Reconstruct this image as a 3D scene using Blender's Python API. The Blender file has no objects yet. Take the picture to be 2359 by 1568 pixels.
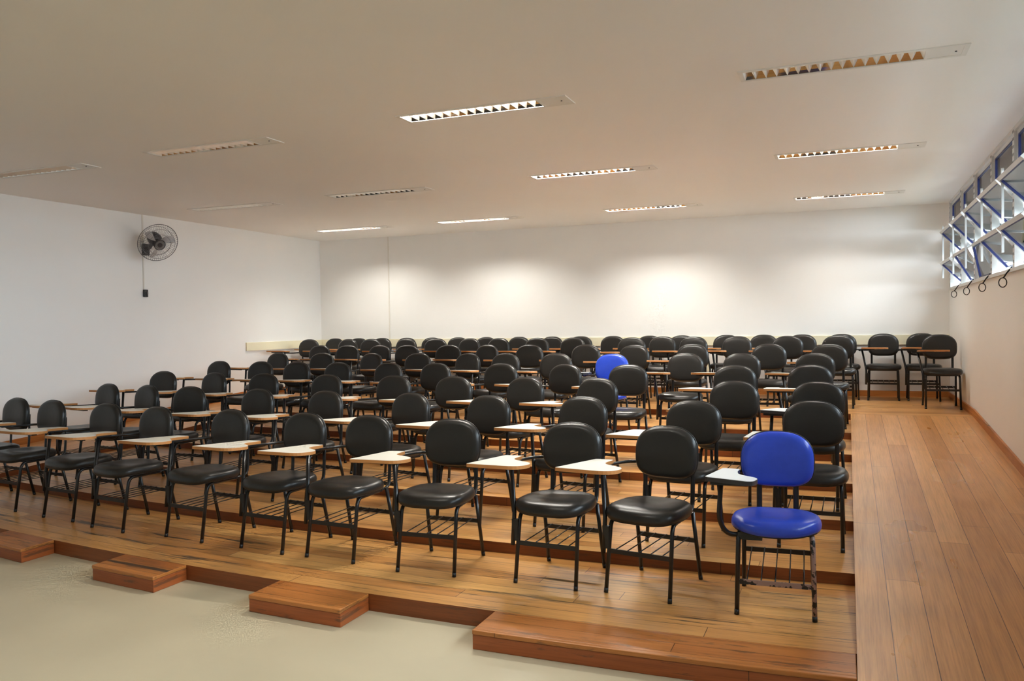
import bpy, bmesh, math, random
from mathutils import Vector, Matrix

random.seed(11)
SKY = 5.8                      # brightness of the overcast sky
LAMP_W = [[0, 0, 26, 0], [0, 0, 44, 9], [20, 24, 27, 15], [0, 0, 8, 0]]     # power of every ceiling lamp, lit ones picked to match the brightness, 0 = switched off
SC = bpy.context.scene
COL = SC.collection
PI = math.pi

# ------------------------------------------------------------------ room numbers (metres)
XL, XR, YB, ZC = -8.50, 1.2034, 12.1465, 3.0063
YF = -3.6                       # wall behind the photographer
HP = 0.0908                     # height of the first wooden platform
YE = [3.7922, 4.7660, 5.7221, 6.6806, 7.6975, 8.6660, 9.7947]   # front edges of the tiers at x = 0
ST = 0.0648                     # rise of every tier
ZTOP = HP + 6 * ST
RY0 = 2.085                     # where the side ramps leave the lower floor
XRAMP = -7.35                   # inner edge of the left ramp
ZSILL = 1.87
XC = -1.269


def bow(x, y0):
    c = 0.077 / y0
    return c * ((x - XC) ** 2 - XC ** 2)


def edge(i, x):                 # plan position of the front edge of tier i (the rows are gently curved)
    x = max(x, XRAMP)
    return YE[i] + bow(x, YE[i])


# ------------------------------------------------------------------ helpers
def obj(name, me, mat=None, parent=None):
    o = bpy.data.objects.new(name, me)
    COL.objects.link(o)
    if mat is not None and me is not None and len(me.materials) == 0:
        for m in (mat if isinstance(mat, (list, tuple)) else [mat]):
            me.materials.append(m)
    if parent is not None:
        o.parent = parent
    return o


def mesh(bm, name, smooth=False):
    me = bpy.data.meshes.new(name)
    bmesh.ops.recalc_face_normals(bm, faces=bm.faces)
    bm.to_mesh(me)
    bm.free()
    if smooth:
        for p in me.polygons:
            p.use_smooth = True
    return me


def tag(o, label, cat, group=None):
    o['label'] = label
    o['category'] = cat
    if group:
        o['group'] = group
    return o


def empty(name, loc, rz=0.0):
    o = bpy.data.objects.new(name, None)
    COL.objects.link(o)
    o.empty_display_size = 0.1
    o.location = loc
    o.rotation_euler = (0, 0, rz)
    return o


def struct(o):
    o['kind'] = 'structure'
    return o


def box(bm, x0, x1, y0, y1, z0, z1, mi=0):
    v = [bm.verts.new(p) for p in ((x0, y0, z0), (x1, y0, z0), (x1, y1, z0), (x0, y1, z0),
                                   (x0, y0, z1), (x1, y0, z1), (x1, y1, z1), (x0, y1, z1))]
    for f in ((0, 3, 2, 1), (4, 5, 6, 7), (0, 1, 5, 4), (1, 2, 6, 5), (2, 3, 7, 6), (3, 0, 4, 7)):
        bm.faces.new([v[i] for i in f]).material_index = mi
    return v


def obox(bm, m, sx, sy, sz):
    """box of full size sx, sy, sz centred on the frame m"""
    pts = [(-1, -1, -1), (1, -1, -1), (1, 1, -1), (-1, 1, -1), (-1, -1, 1), (1, -1, 1), (1, 1, 1), (-1, 1, 1)]
    v = [bm.verts.new(m @ Vector((p[0] * sx / 2, p[1] * sy / 2, p[2] * sz / 2))) for p in pts]
    for f in ((0, 3, 2, 1), (4, 5, 6, 7), (0, 1, 5, 4), (1, 2, 6, 5), (2, 3, 7, 6), (3, 0, 4, 7)):
        bm.faces.new([v[i] for i in f])


def rounded(pts, rad, n=5):
    """polyline with its inner corners rounded"""
    pts = [Vector(p) for p in pts]
    out = [pts[0]]
    for i in range(1, len(pts) - 1):
        a, b, c = pts[i - 1], pts[i], pts[i + 1]
        d1, d2 = (a - b), (c - b)
        r = min(rad, d1.length * .48, d2.length * .48)
        p1, p2 = b + d1.normalized() * r, b + d2.normalized() * r
        for k in range(n + 1):
            t = k / n
            out.append((1 - t) ** 2 * p1 + 2 * t * (1 - t) * b + t * t * p2)
    out.append(pts[-1])
    return out


def tube(bm, pts, r, n=8, closed=False, ry=None):
    """round (or oval) bar along pts"""
    pts = [Vector(p) for p in pts]
    N = len(pts)
    ry = r if ry is None else ry
    rings = []
    prev = None
    for i in range(N):
        if closed:
            t = pts[(i + 1) % N] - pts[i - 1]
        else:
            t = pts[min(i + 1, N - 1)] - pts[max(i - 1, 0)]
        t.normalize()
        if prev is None:
            up = Vector((0, 0, 1)) if abs(t.z) < .9 else Vector((0, 1, 0))
            a = t.cross(up).normalized()
        else:
            a = (prev - t * prev.dot(t)).normalized()
        prev = a
        b = t.cross(a)
        rings.append([bm.verts.new(pts[i] + a * r * math.cos(2 * PI * k / n) + b * ry * math.sin(2 * PI * k / n)) for k in range(n)])
    for i in range(N if closed else N - 1):
        q, s = rings[i], rings[(i + 1) % N]
        for k in range(n):
            f = bm.faces.new((q[k], q[(k + 1) % n], s[(k + 1) % n], s[k]))
            f.smooth = True
    if not closed:
        bm.faces.new(rings[0][::-1])
        bm.faces.new(rings[-1])


def tube_mesh(name, pts, r, n=8, closed=False, ry=None):
    bm = bmesh.new()
    tube(bm, pts, r, n, closed, ry)
    me = bpy.data.meshes.new(name)
    bmesh.ops.recalc_face_normals(bm, faces=bm.faces)
    bm.to_mesh(me)
    bm.free()
    return me


def box_mesh(name, *boxes):
    bm = bmesh.new()
    for b in boxes:
        box(bm, *b)
    return mesh(bm, name)


def cushion(name, outline, prof, place, n=48):
    """closed puffy shape: outline(angle) -> (a, b); prof = [(radius share, height)] from front centre to back centre"""
    bm = bmesh.new()
    ring = []
    first = bm.verts.new(place(0, 0, prof[0][1]))
    last = bm.verts.new(place(0, 0, prof[-1][1]))
    for (r, h) in prof[1:-1]:
        row = []
        for k in range(n):
            a, b = outline(2 * PI * k / n)
            row.append(bm.verts.new(place(a * r, b * r, h)))
        ring.append(row)
    for k in range(n):
        bm.faces.new((first, ring[0][k], ring[0][(k + 1) % n]))
        bm.faces.new((last, ring[-1][(k + 1) % n], ring[-1][k]))
    for i in range(len(ring) - 1):
        for k in range(n):
            bm.faces.new((ring[i][k], ring[i + 1][k], ring[i + 1][(k + 1) % n], ring[i][(k + 1) % n]))
    return mesh(bm, name, True)


def superell(t, a, b, e):
    c, s = math.cos(t), math.sin(t)
    return (a * math.copysign(abs(c) ** (2 / e), c), b * math.copysign(abs(s) ** (2 / e), s))


# ------------------------------------------------------------------ materials
def srgb(r, g, b):
    f = lambda c: (c / 255 / 12.92) if c / 255 <= .04045 else ((c / 255 + .055) / 1.055) ** 2.4
    return (f(r), f(g), f(b), 1)


class Nodes:
    def __init__(self, name):
        self.m = bpy.data.materials.new(name)
        self.m.use_nodes = True
        self.t = self.m.node_tree
        self.b = self.t.nodes['Principled BSDF']

    def n(self, kind, **kw):
        x = self.t.nodes.new(kind)
        for k, v in kw.items():
            setattr(x, k, v)
        return x

    def l(self, a, b):
        self.t.links.new(a, b)

    def ramp(self, fac, stops):
        r = self.n('ShaderNodeValToRGB')
        el = r.color_ramp.elements
        while len(el) < len(stops):
            el.new(.5)
        for e, (p, c) in zip(el, stops):
            e.position = p
            e.color = c
        self.l(fac, r.inputs['Fac'])
        return r.outputs['Color']

    def mix(self, fac, a, b, mode='MIX'):
        x = self.n('ShaderNodeMix', data_type='RGBA', blend_type=mode)
        for s, v in ((x.inputs['Factor'], fac), (x.inputs['A'], a), (x.inputs['B'], b)):
            if hasattr(v, 'default_value') or hasattr(v, 'links'):
                self.l(v, s)
            else:
                s.default_value = v
        return x.outputs['Result']

    def noise(self, vec, scale, detail=3, rough=.55):
        x = self.n('ShaderNodeTexNoise')
        x.inputs['Scale'].default_value = scale
        x.inputs['Detail'].default_value = detail
        x.inputs['Roughness'].default_value = rough
        if vec is not None:
            self.l(vec, x.inputs['Vector'])
        return x.outputs['Fac']

    def coord(self, out='Object', scale=(1, 1, 1), loc=(0, 0, 0)):
        tc = self.n('ShaderNodeTexCoord')
        mp = self.n('ShaderNodeMapping')
        mp.inputs['Scale'].default_value = scale
        mp.inputs['Location'].default_value = loc
        self.l(tc.outputs[out], mp.inputs['Vector'])
        return mp.outputs['Vector']

    def bump(self, h, strength=.2, dist=.01):
        x = self.n('ShaderNodeBump')
        x.inputs['Strength'].default_value = strength
        x.inputs['Distance'].default_value = dist
        self.l(h, x.inputs['Height'])
        self.l(x.outputs['Normal'], self.b.inputs['Normal'])


def plain(name, col, rough=.5, metal=0.0, spec=.5, var=0.0, bump=0.0, bscale=120):
    N = Nodes(name)
    N.b.inputs['Base Color'].default_value = col
    N.b.inputs['Roughness'].default_value = rough
    N.b.inputs['Metallic'].default_value = metal
    N.b.inputs['Specular IOR Level'].default_value = spec
    v = N.coord()
    if var:
        f = N.noise(v, 3.0, 4)
        dark = tuple(c * (1 - var) for c in col[:3]) + (1,)
        N.l(N.ramp(f, [(.3, dark), (.7, col)]), N.b.inputs['Base Color'])
    if bump:
        N.bump(N.noise(v, bscale, 3), bump, .004)
    return N.m


def planks(name, pw, pl, c1, c2, seam, rough=.32, stain=0.0, stainscale=(1.3, 9), blotch=.25, band=None):
    """boards along u of the UV map, in metres"""
    N = Nodes(name)
    uv0 = N.coord('UV')
    sp = N.n('ShaderNodeSeparateXYZ')
    N.l(uv0, sp.inputs[0])
    rw = N.n('ShaderNodeMath', operation='DIVIDE')
    N.l(sp.outputs['Y'], rw.inputs[0])
    rw.inputs[1].default_value = pw
    fl = N.n('ShaderNodeMath', operation='FLOOR')
    N.l(rw.outputs[0], fl.inputs[0])
    wn = N.n('ShaderNodeTexWhiteNoise', noise_dimensions='1D')
    N.l(fl.outputs[0], wn.inputs['W'])
    sh = N.n('ShaderNodeMath', operation='MULTIPLY_ADD')
    N.l(wn.outputs['Value'], sh.inputs[0])
    sh.inputs[1].default_value = pl
    N.l(sp.outputs['X'], sh.inputs[2])
    cb = N.n('ShaderNodeCombineXYZ')
    N.l(sh.outputs[0], cb.inputs['X'])
    N.l(sp.outputs['Y'], cb.inputs['Y'])
    uv = cb.outputs[0]
    br = N.n('ShaderNodeTexBrick', offset=0.0, offset_frequency=2)
    br.inputs['Scale'].default_value = 1
    br.inputs['Brick Width'].default_value = pl
    br.inputs['Row Height'].default_value = pw
    br.inputs['Mortar Size'].default_value = .0018
    br.inputs['Mortar Smooth'].default_value = .3
    br.inputs['Color1'].default_value = c1
    br.inputs['Color2'].default_value = c2
    br.inputs['Mortar'].default_value = seam
    N.l(uv, br.inputs['Vector'])
    col = br.outputs['Color']
    g = N.noise(N.coord('UV', (1.2, 34, 1)), 1.0, 5, .65)
    col = N.mix(.8, col, N.ramp(g, [(.25, (.62, .58, .52, 1)), (.5, (.95, .95, .95, 1)), (.8, (1.12, 1.12, 1.1, 1))]), 'MULTIPLY')
    g2 = N.noise(N.coord('UV', (3.5, 130, 1), (5, 2, 0)), 1.0, 3, .6)
    col = N.mix(.7, col, N.ramp(g2, [(.3, (.72, .68, .62, 1)), (.55, (1, 1, 1, 1)), (.8, (1.08, 1.08, 1.06, 1))]), 'MULTIPLY')
    bl = N.noise(N.coord('UV', (.8, 2.2, 1)), 1.0, 3)
    col = N.mix(blotch * 2, col, N.ramp(bl, [(.3, (.70, .66, .62, 1)), (.65, (1, 1, 1, 1))]), 'MULTIPLY')
    if stain:
        s1 = N.noise(N.coord('UV', (stainscale[0], stainscale[1], 1), (3.1, 1.7, 0)), 1.0, 6, .7)
        msk = N.ramp(s1, [(.565, (0, 0, 0, 1)), (.63, (stain, stain, stain, 1))])
        col = N.mix(msk, col, (.045, .032, .02, 1))
    if band:
        sb = N.noise(N.coord('UV', (2.2, 70, 1), (8.4, .3, 0)), 1.0, 5, .7)
        pk = N.n('ShaderNodeMath', operation='SUBTRACT')
        N.l(sp.outputs['Y'], pk.inputs[0])
        pk.inputs[1].default_value = band[0]
        ab = N.n('ShaderNodeMath', operation='ABSOLUTE')
        N.l(pk.outputs[0], ab.inputs[0])
        mr = N.n('ShaderNodeMapRange')
        N.l(ab.outputs[0], mr.inputs['Value'])
        mr.inputs['From Min'].default_value = 0
        mr.inputs['From Max'].default_value = band[1]
        mr.inputs['To Min'].default_value = .34
        mr.inputs['To Max'].default_value = -.05
        ad = N.n('ShaderNodeMath', operation='ADD')
        N.l(sb, ad.inputs[0])
        N.l(mr.outputs[0], ad.inputs[1])
        col = N.mix(N.ramp(ad.outputs[0], [(.60, (0, 0, 0, 1)), (.72, (.88, .88, .88, 1))]), col, (.03, .024, .018, 1))
    N.l(col, N.b.inputs['Base Color'])
    rr = N.ramp(bl, [(.3, (rough + .1,) * 3 + (1,)), (.7, (rough - .04,) * 3 + (1,))])
    N.l(rr, N.b.inputs['Roughness'])
    N.b.inputs['Specular IOR Level'].default_value = .5
    N.bump(br.outputs['Fac'], -.25, .004)
    return N.m


def painted_wall(name, col, var=.03, bscale=60):
    N = Nodes(name)
    v = N.coord()
    f = N.noise(v, .7, 4)
    d = tuple(c * (1 - var) for c in col[:3]) + (1,)
    N.l(N.ramp(f, [(.35, d), (.65, col)]), N.b.inputs['Base Color'])
    N.b.inputs['Roughness'].default_value = .55
    N.b.inputs['Specular IOR Level'].default_value = .3
    N.bump(N.noise(v, bscale, 3), .05, .004)
    return N.m


M = {}
M['wall'] = painted_wall('white_wall_paint', (.88, .868, .845, 1))
M['ceil'] = painted_wall('white_ceiling_paint', (.89, .875, .85, 1), .02)
M['tier'] = planks('tier_boards', .098, 2.1, srgb(232, 176, 106), srgb(196, 134, 72), srgb(88, 50, 22), .31, .35, (.9, 26))
M['tier_worn'] = planks('worn_tier_boards', .125, 2.3, srgb(234, 178, 106), srgb(198, 136, 72), srgb(66, 38, 20), .33, .9, (.9, 11))
M['ramp'] = planks('ramp_boards', .157, 2.6, srgb(226, 168, 106), srgb(198, 138, 78), srgb(92, 52, 24), .29, 0, blotch=.18)
M['riser'] = planks('riser_boards', .4, 2.4, srgb(142, 78, 36), srgb(120, 60, 26), srgb(60, 30, 14), .4, .4, (2.5, 20))
M['step'] = planks('step_boards', .1, 3.0, srgb(194, 124, 62), srgb(176, 104, 48), srgb(84, 46, 22), .33, .6, (3, 16))
M['step_stain'] = planks('stained_step_boards', .1, 3.0, srgb(194, 124, 62), srgb(176, 104, 48), srgb(84, 46, 22), .33, .5, (1.2, 15), band=(.165, .038))
M['step_front'] = planks('step_front_boards', .4, 2.6, srgb(168, 90, 44), srgb(148, 74, 34), srgb(70, 34, 16), .36, .6, (3, 22))
M['skirt'] = planks('skirting_wood', .4, 3.0, srgb(196, 126, 62), srgb(178, 108, 50), srgb(90, 52, 22), .36, .2)


def lower_floor():
    N = Nodes('beige_floor_paint')
    v = N.coord()
    f = N.noise(v, .8, 5)
    col = N.ramp(f, [(.3, srgb(182, 169, 141)), (.7, srgb(194, 181, 152))])
    s = N.noise(N.coord('Object', (3, 3, 3), (7.3, 2.2, 0)), 1.4, 6, .7)
    N.l(col, N.b.inputs['Base Color'])
    N.b.inputs['Roughness'].default_value = .42
    N.b.inputs['Specular IOR Level'].default_value = .35
    N.bump(N.noise(v, 9, 4), .06, .01)
    return N.m


M['floor'] = lower_floor()


def vinyl(name, c, rough, spec):
    N = Nodes(name)
    v = N.coord()
    f = N.noise(v, 9, 4)
    d = tuple(k * .82 for k in c[:3]) + (1,)
    N.l(N.ramp(f, [(.3, d), (.7, c)]), N.b.inputs['Base Color'])
    N.b.inputs['Roughness'].default_value = rough
    N.b.inputs['Specular IOR Level'].default_value = spec
    big = N.noise(v, 14, 3)
    fine = N.noise(v, 260, 2)
    add = N.n('ShaderNodeMath', operation='MULTIPLY_ADD')
    N.l(fine, add.inputs[0])
    add.inputs[1].default_value = .25
    N.l(big, add.inputs[2])
    N.bump(add.outputs[0], .18, .006)
    return N.m


M['black_vinyl'] = vinyl('black_vinyl', srgb(40, 38, 36), .33, .38)
M['blue_vinyl'] = vinyl('royal_blue_vinyl', srgb(46, 76, 196), .25, .42)
M['black_paint'] = plain('black_tube_paint', srgb(22, 22, 24), .3, 0, .5)
M['black_plastic'] = plain('black_plastic_shell', srgb(20, 20, 21), .45)
M['laminate'] = plain('off_white_laminate', srgb(232, 227, 214), .35, 0, .5, .04)
M['white_laminate'] = plain('white_laminate', srgb(240, 240, 238), .3)
M['mdf_edge'] = plain('orange_wood_edge', srgb(188, 128, 72), .55, 0, .4, .15)
M['dark_edge'] = plain('dark_grey_edge', srgb(46, 46, 50), .4)


def chipped():
    N = Nodes('chipped_black_paint')
    v = N.coord('Object', (1, 1, 1))
    f = N.noise(v, 22, 4, .6)
    tc = N.n('ShaderNodeTexCoord')
    sp = N.n('ShaderNodeSeparateXYZ')
    N.l(tc.outputs['Object'], sp.inputs[0])
    col = N.ramp(f, [(.46, srgb(24, 24, 26)), (.48, srgb(150, 124, 118))])
    N.l(col, N.b.inputs['Base Color'])
    N.b.inputs['Roughness'].default_value = .45
    return N.m


M['chipped'] = chipped()
M['alu_white'] = plain('white_painted_aluminium', srgb(206, 206, 204), .34, 0, .5)
M['gasket'] = plain('blue_fringed_gasket', srgb(16, 28, 84), .45)  # dark rubber, with the lens's blue colour fringe put into its colour
M['screw'] = plain('dark_steel', srgb(40, 40, 44), .35, .6)
M['trim'] = plain('cream_board_paint', srgb(238, 230, 200), .45)
M['duct'] = plain('white_plastic_duct', srgb(226, 222, 214), .45)
M['lamp_white'] = plain('white_lamp_enamel', srgb(224, 222, 216), .4)
M['mirror'] = plain('bright_reflector', (.90, .88, .82, 1), .06, 1.0)
M['louvre'] = plain('satin_louvre', (.90, .89, .86, 1), .38, 1.0)
M['tube'] = plain('white_lamp_tube', srgb(244, 242, 236), .25)
def emit(name, col, strength):
    N = Nodes(name)
    N.b.inputs['Base Color'].default_value = (.9, .9, .88, 1)
    N.b.inputs['Emission Color'].default_value = col
    N.b.inputs['Emission Strength'].default_value = strength
    return N.m


M['tube_lit'] = emit('lit_lamp_tube', (1, .92, .8, 1), 4.0)
M['fan_grey'] = plain('dark_grey_fan_plastic', srgb(62, 58, 60), .45)
M['fan_wire'] = plain('grey_fan_wire', srgb(120, 118, 118), .35, .3)
M['fan_blade'] = plain('pale_grey_fan_blade', srgb(196, 192, 190), .4)
M['eave'] = plain('exterior_eave_paint', srgb(150, 138, 128), .8)
M['ground'] = plain('pale_concrete_ground', srgb(64, 68, 62), .9)


def glass():
    m = bpy.data.materials.new('window_glass')
    m.use_nodes = True
    t = m.node_tree
    for n in list(t.nodes):
        if n.type != 'OUTPUT_MATERIAL':
            t.nodes.remove(n)
    out = t.nodes['Material Output']
    tr = t.nodes.new('ShaderNodeBsdfTransparent')
    tr.inputs['Color'].default_value = (.93, .96, .97, 1)
    gl = t.nodes.new('ShaderNodeBsdfGlossy')
    gl.inputs['Roughness'].default_value = .02
    fr = t.nodes.new('ShaderNodeFresnel')
    fr.inputs['IOR'].default_value = 1.5
    mx = t.nodes.new('ShaderNodeMixShader')
    t.links.new(fr.outputs[0], mx.inputs[0])
    t.links.new(tr.outputs[0], mx.inputs[1])
    t.links.new(gl.outputs[0], mx.inputs[2])
    t.links.new(mx.outputs[0], out.inputs['Surface'])
    return m


M['glass'] = glass()

# ------------------------------------------------------------------ floor, tiers, ramps
struct(obj('floor', box_mesh('floor', (XL - .15, XR + .15, YF - .15, YB + .15, -.12, 0)), M['floor']))


def tier_mesh(i):
    bm = bmesh.new()
    uvl = bm.loops.layers.uv.new('UVMap')
    top = HP + i * ST
    z0 = 0.0 if i == 0 else HP + (i - 1) * ST - .02
    if i == 6:
        xs = [XL, XRAMP] + [XRAMP + (0 - XRAMP) * k / 24 for k in range(1, 25)] + [XR]
    else:
        xs = [XRAMP + (0 - XRAMP) * k / 24 for k in range(25)]
    fe = lambda x: (edge(i, x) if x <= 0 else YE[i])
    be = lambda x: (YB if i == 6 else edge(i + 1, x) + .03)
    A = [bm.verts.new((x, fe(x), z0)) for x in xs]
    B = [bm.verts.new((x, fe(x), top)) for x in xs]
    C = [bm.verts.new((x, be(x), top)) for x in xs]
    D = [bm.verts.new((x, be(x), z0)) for x in xs]
    for k in range(len(xs) - 1):
        f = bm.faces.new((A[k], A[k + 1], B[k + 1], B[k]))
        f.material_index = 1
        f2 = bm.faces.new((B[k], B[k + 1], C[k + 1], C[k]))
        f3 = bm.faces.new((C[k], C[k + 1], D[k + 1], D[k]))
        f4 = bm.faces.new((D[k], D[k + 1], A[k + 1], A[k]))
        for ff in (f, f3, f4):
            for lp in ff.loops:
                lp[uvl].uv = (lp.vert.co.x + i * 1.7, lp.vert.co.z - z0 + .02)
        for lp in f2.loops:
            x, y = lp.vert.co.x, lp.vert.co.y
            lp[uvl].uv = (x + i * 2.37 + 20, y - fe(x) + .001)
    for e in (0, len(xs) - 1):
        f = bm.faces.new((A[e], B[e], C[e], D[e]))
        f.material_index = 1
        for lp in f.loops:
            lp[uvl].uv = (lp.vert.co.y, lp.vert.co.z)
    return mesh(bm, 'floor_tier')


for i in range(7):
    struct(obj('floor_tier', tier_mesh(i), [M['tier_worn'] if i == 0 else M['tier'], M['riser']]))


def ramp_mesh(x0, x1, y1, side):
    bm = bmesh.new()
    uvl = bm.loops.layers.uv.new('UVMap')
    pr = [(RY0, 0.0), (y1, ZTOP), (y1, 0.0)]
    L = [bm.verts.new((x0, y, z)) for y, z in pr]
    R = [bm.verts.new((x1, y, z)) for y, z in pr]
    f = bm.faces.new((L[0], R[0], R[1], L[1]))
    for lp in f.loops:
        lp[uvl].uv = (lp.vert.co.y + 3.3, lp.vert.co.x - x0 + 5 * .157 + .01)
    for q in ((L[0], L[1], L[2]), (R[0], R[2], R[1]), (L[1], R[1], R[2], L[2]), (L[0], L[2], R[2], R[0])):
        g = bm.faces.new(q)
        g.material_index = 1
        for lp in g.loops:
            lp[uvl].uv = (lp.vert.co.y, lp.vert.co.z)
    return mesh(bm, 'floor_ramp')


struct(obj('floor_ramp', ramp_mesh(0.0, XR, YE[6] + .002, 'r'), [M['ramp'], M['riser']]))
YLR = edge(6, XRAMP)
struct(obj('floor_ramp', ramp_mesh(XL, XRAMP, YLR + .002, 'l'), [M['ramp'], M['riser']]))

# ------------------------------------------------------------------ wooden steps against the front of the first platform
def yfront(x):
    c = .0221
    return 3.52 + c * ((x - XC) ** 2 - XC ** 2)


def ybackr(x):
    return edge(0, x)


def step_block(x0, x1, label, topmat):
    xc = (x0 + x1) / 2
    root = empty('wooden_step', (xc, yfront(xc), 0))
    n = 8 if x1 - x0 > 1 else 3
    H = HP + .0005

    def slab(name, z0, z1, inset_f, mat, parent, uvz=False, front=None, back=None):
        bm = bmesh.new()
        uvl = bm.loops.layers.uv.new('UVMap')
        xs = [x0 + (x1 - x0) * k / n for k in range(n + 1)]
        F = front or (lambda x: yfront(x) + inset_f)
        Bk = back or (lambda x: ybackr(x) - .001)
        cols = []
        for x in xs:
            cols.append([bm.verts.new((x - xc, F(x) - yfront(xc), z0)), bm.verts.new((x - xc, F(x) - yfront(xc), z1)),
                         bm.verts.new((x - xc, Bk(x) - yfront(xc), z1)), bm.verts.new((x - xc, Bk(x) - yfront(xc), z0))])
        fs = []
        for k in range(n):
            a, b = cols[k], cols[k + 1]
            for j in range(4):
                fs.append((bm.faces.new((a[j], b[j], b[(j + 1) % 4], a[(j + 1) % 4])), j))
        fs.append((bm.faces.new(cols[0]), 9))
        fs.append((bm.faces.new(cols[-1][::-1]), 9))
        for f, j in fs:
            for lp in f.loops:
                x, y, z = lp.vert.co
                if j == 1:
                    lp[uvl].uv = (x + xc + 9.3, y - (yfront(x + xc) - yfront(xc)) + .045)
                elif j == 9:
                    lp[uvl].uv = (y + 1.7, z + .03)
                else:
                    lp[uvl].uv = (x + xc + 4.1, z + .03)
        o = obj(name, mesh(bm, name), mat, parent)
        bv = o.modifiers.new('Bevel', 'BEVEL')
        bv.width = .004
        bv.segments = 2
        bv.limit_method = 'ANGLE'
        return o
    slab('riser_board', 0, H - .020, .004, M['step_front'], root)
    slab('tread_board', H - .020, H + .001, .028, topmat, root)
    slab('nosing', H - .021, H + .0015, 0, M['step'], root, back=lambda x: yfront(x) + .030)
    tag(root, label, 'step', 'low wooden steps in front of the platform')
    return root


step_block(-1.66, -.002, 'long low wooden step running up to the ramp, widest of the row', M['step'])
step_block(-3.0, -2.40, 'short unstained wooden step next to the long one, in front of the platform', M['step'])
step_block(-4.285, -3.735, 'short wooden step with a black scuffed band across its tread', M['step_stain'])
step_block(-5.60, -5.045, 'short wooden step cut by the left edge of the photo', M['step'])

# ------------------------------------------------------------------ walls
T = .18
struct(obj('wall_left', box_mesh('wall_left', (XL - T, XL, YF - T, YB + T, 0, ZC)), M['wall']))
struct(obj('wall_back', box_mesh('wall_back', (XL, XR + T, YB, YB + T, 0, ZC)), M['wall']))
struct(obj('wall_front', box_mesh('wall_front', (XL, XR + T, YF - T, YF, 0, ZC)), M['wall']))
WY1 = 11.99                                     # far end of the window band
NB = 14
BAY = 1.09
WY0 = 11.93 - BAY * NB - .06
struct(obj('wall_right', box_mesh('wall_right', (XR, XR + T, YF, YB, 0, ZSILL), (XR, XR + T, WY1, YB, ZSILL, ZC),
                                  (XR, XR + T, YF, WY0, ZSILL, ZC)), M['wall']))

# skirting
SK = .078


def skirt_path(name, side):
    bm = bmesh.new()
    uvl = bm.loops.layers.uv.new('UVMap')
    if side == 'r':
        P = [(RY0 - .6, 0), (RY0, 0), (YE[6], ZTOP), (YB, ZTOP)]
        xa, xb = XR, XR - .018
    else:
        P = [(YF, 0), (RY0, 0), (YLR, ZTOP), (YB, ZTOP)]
        xa, xb = XL, XL + .018
    cols = [[bm.verts.new((xa, y, z)), bm.verts.new((xb, y, z)), bm.verts.new((xb, y, z + SK)), bm.verts.new((xa, y, z + SK))] for y, z in P]
    fs = []
    for k in range(len(P) - 1):
        for j in range(4):
            fs.append(bm.faces.new((cols[k][j], cols[k + 1][j], cols[k + 1][(j + 1) % 4], cols[k][(j + 1) % 4])))
    fs.append(bm.faces.new(cols[0]))
    fs.append(bm.faces.new(cols[-1]))
    for f in fs:
        for lp in f.loops:
            lp[uvl].uv = (lp.vert.co.y, lp.vert.co.z + .3)
    return mesh(bm, name)


struct(obj('baseboard_right', skirt_path('baseboard_right', 'r'), M['skirt']))
struct(obj('baseboard_left', skirt_path('baseboard_left', 'l'), M['skirt']))
bm = bmesh.new()
uvl = bm.loops.layers.uv.new('UVMap')
box(bm, XL + .018, XR - .018, YB - .018, YB, ZTOP, ZTOP + SK)
for f in bm.faces:
    for lp in f.loops:
        lp[uvl].uv = (lp.vert.co.x, lp.vert.co.z)
struct(obj('baseboard_back', mesh(bm, 'baseboard_back'), M['skirt']))
# cream rail boards
struct(obj('trim_1', box_mesh('trim_1', (XL + .022, XR, YB - .022, YB, 1.172, 1.298)), M['trim']))
struct(obj('trim_2', box_mesh('trim_2', (XL, XL + .022, 10.185, YB, 1.172, 1.298)), M['trim']))

# ------------------------------------------------------------------ ceiling with recesses for the lamps
LW, LL = .20, 1.25
LX = [(-7.62, 1.26), (-5.50, 1.26), (-2.99, 1.25), (-.62, 1.215)]
LYS = [[5.57, 5.45, 5.31, 5.27], [8.21, 8.08, 7.96, 7.975], [10.88, 10.81, 10.73, 10.80]]
lights = [(LX[c][0], LX[c][0] + LX[c][1], LYS[r][c] - LW / 2, LYS[r][c] + LW / 2, r, c) for r in range(3) for c in range(4)]
lights += [(-2.99, -1.74, y - LW / 2, y + LW / 2, r, 2) for y, r in ((2.62, 3),)]   # extra unseen lamp, added to light the bare floor
bm = bmesh.new()
xs = sorted(set([XL - T, XR + T] + [v for q in lights for v in q[:2]]))
ys = sorted(set([YF - T, YB + T] + [v for q in lights for v in q[2:4]]))
for a in range(len(xs) - 1):
    for b in range(len(ys) - 1):
        cx, cy = (xs[a] + xs[a + 1]) / 2, (ys[b] + ys[b + 1]) / 2
        if any(q[0] < cx < q[1] and q[2] < cy < q[3] for q in lights):
            continue
        bm.faces.new([bm.verts.new(p) for p in ((xs[a], ys[b], ZC), (xs[a], ys[b + 1], ZC), (xs[a + 1], ys[b + 1], ZC), (xs[a + 1], ys[b], ZC))])
bmesh.ops.remove_doubles(bm, verts=bm.verts, dist=1e-5)
r = bmesh.ops.extrude_face_region(bm, geom=bm.faces[:])
for v in [g for g in r['geom'] if isinstance(g, bmesh.types.BMVert)]:
    v.co.z += .14
struct(obj('ceiling', mesh(bm, 'ceiling'), M['ceil']))

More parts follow.
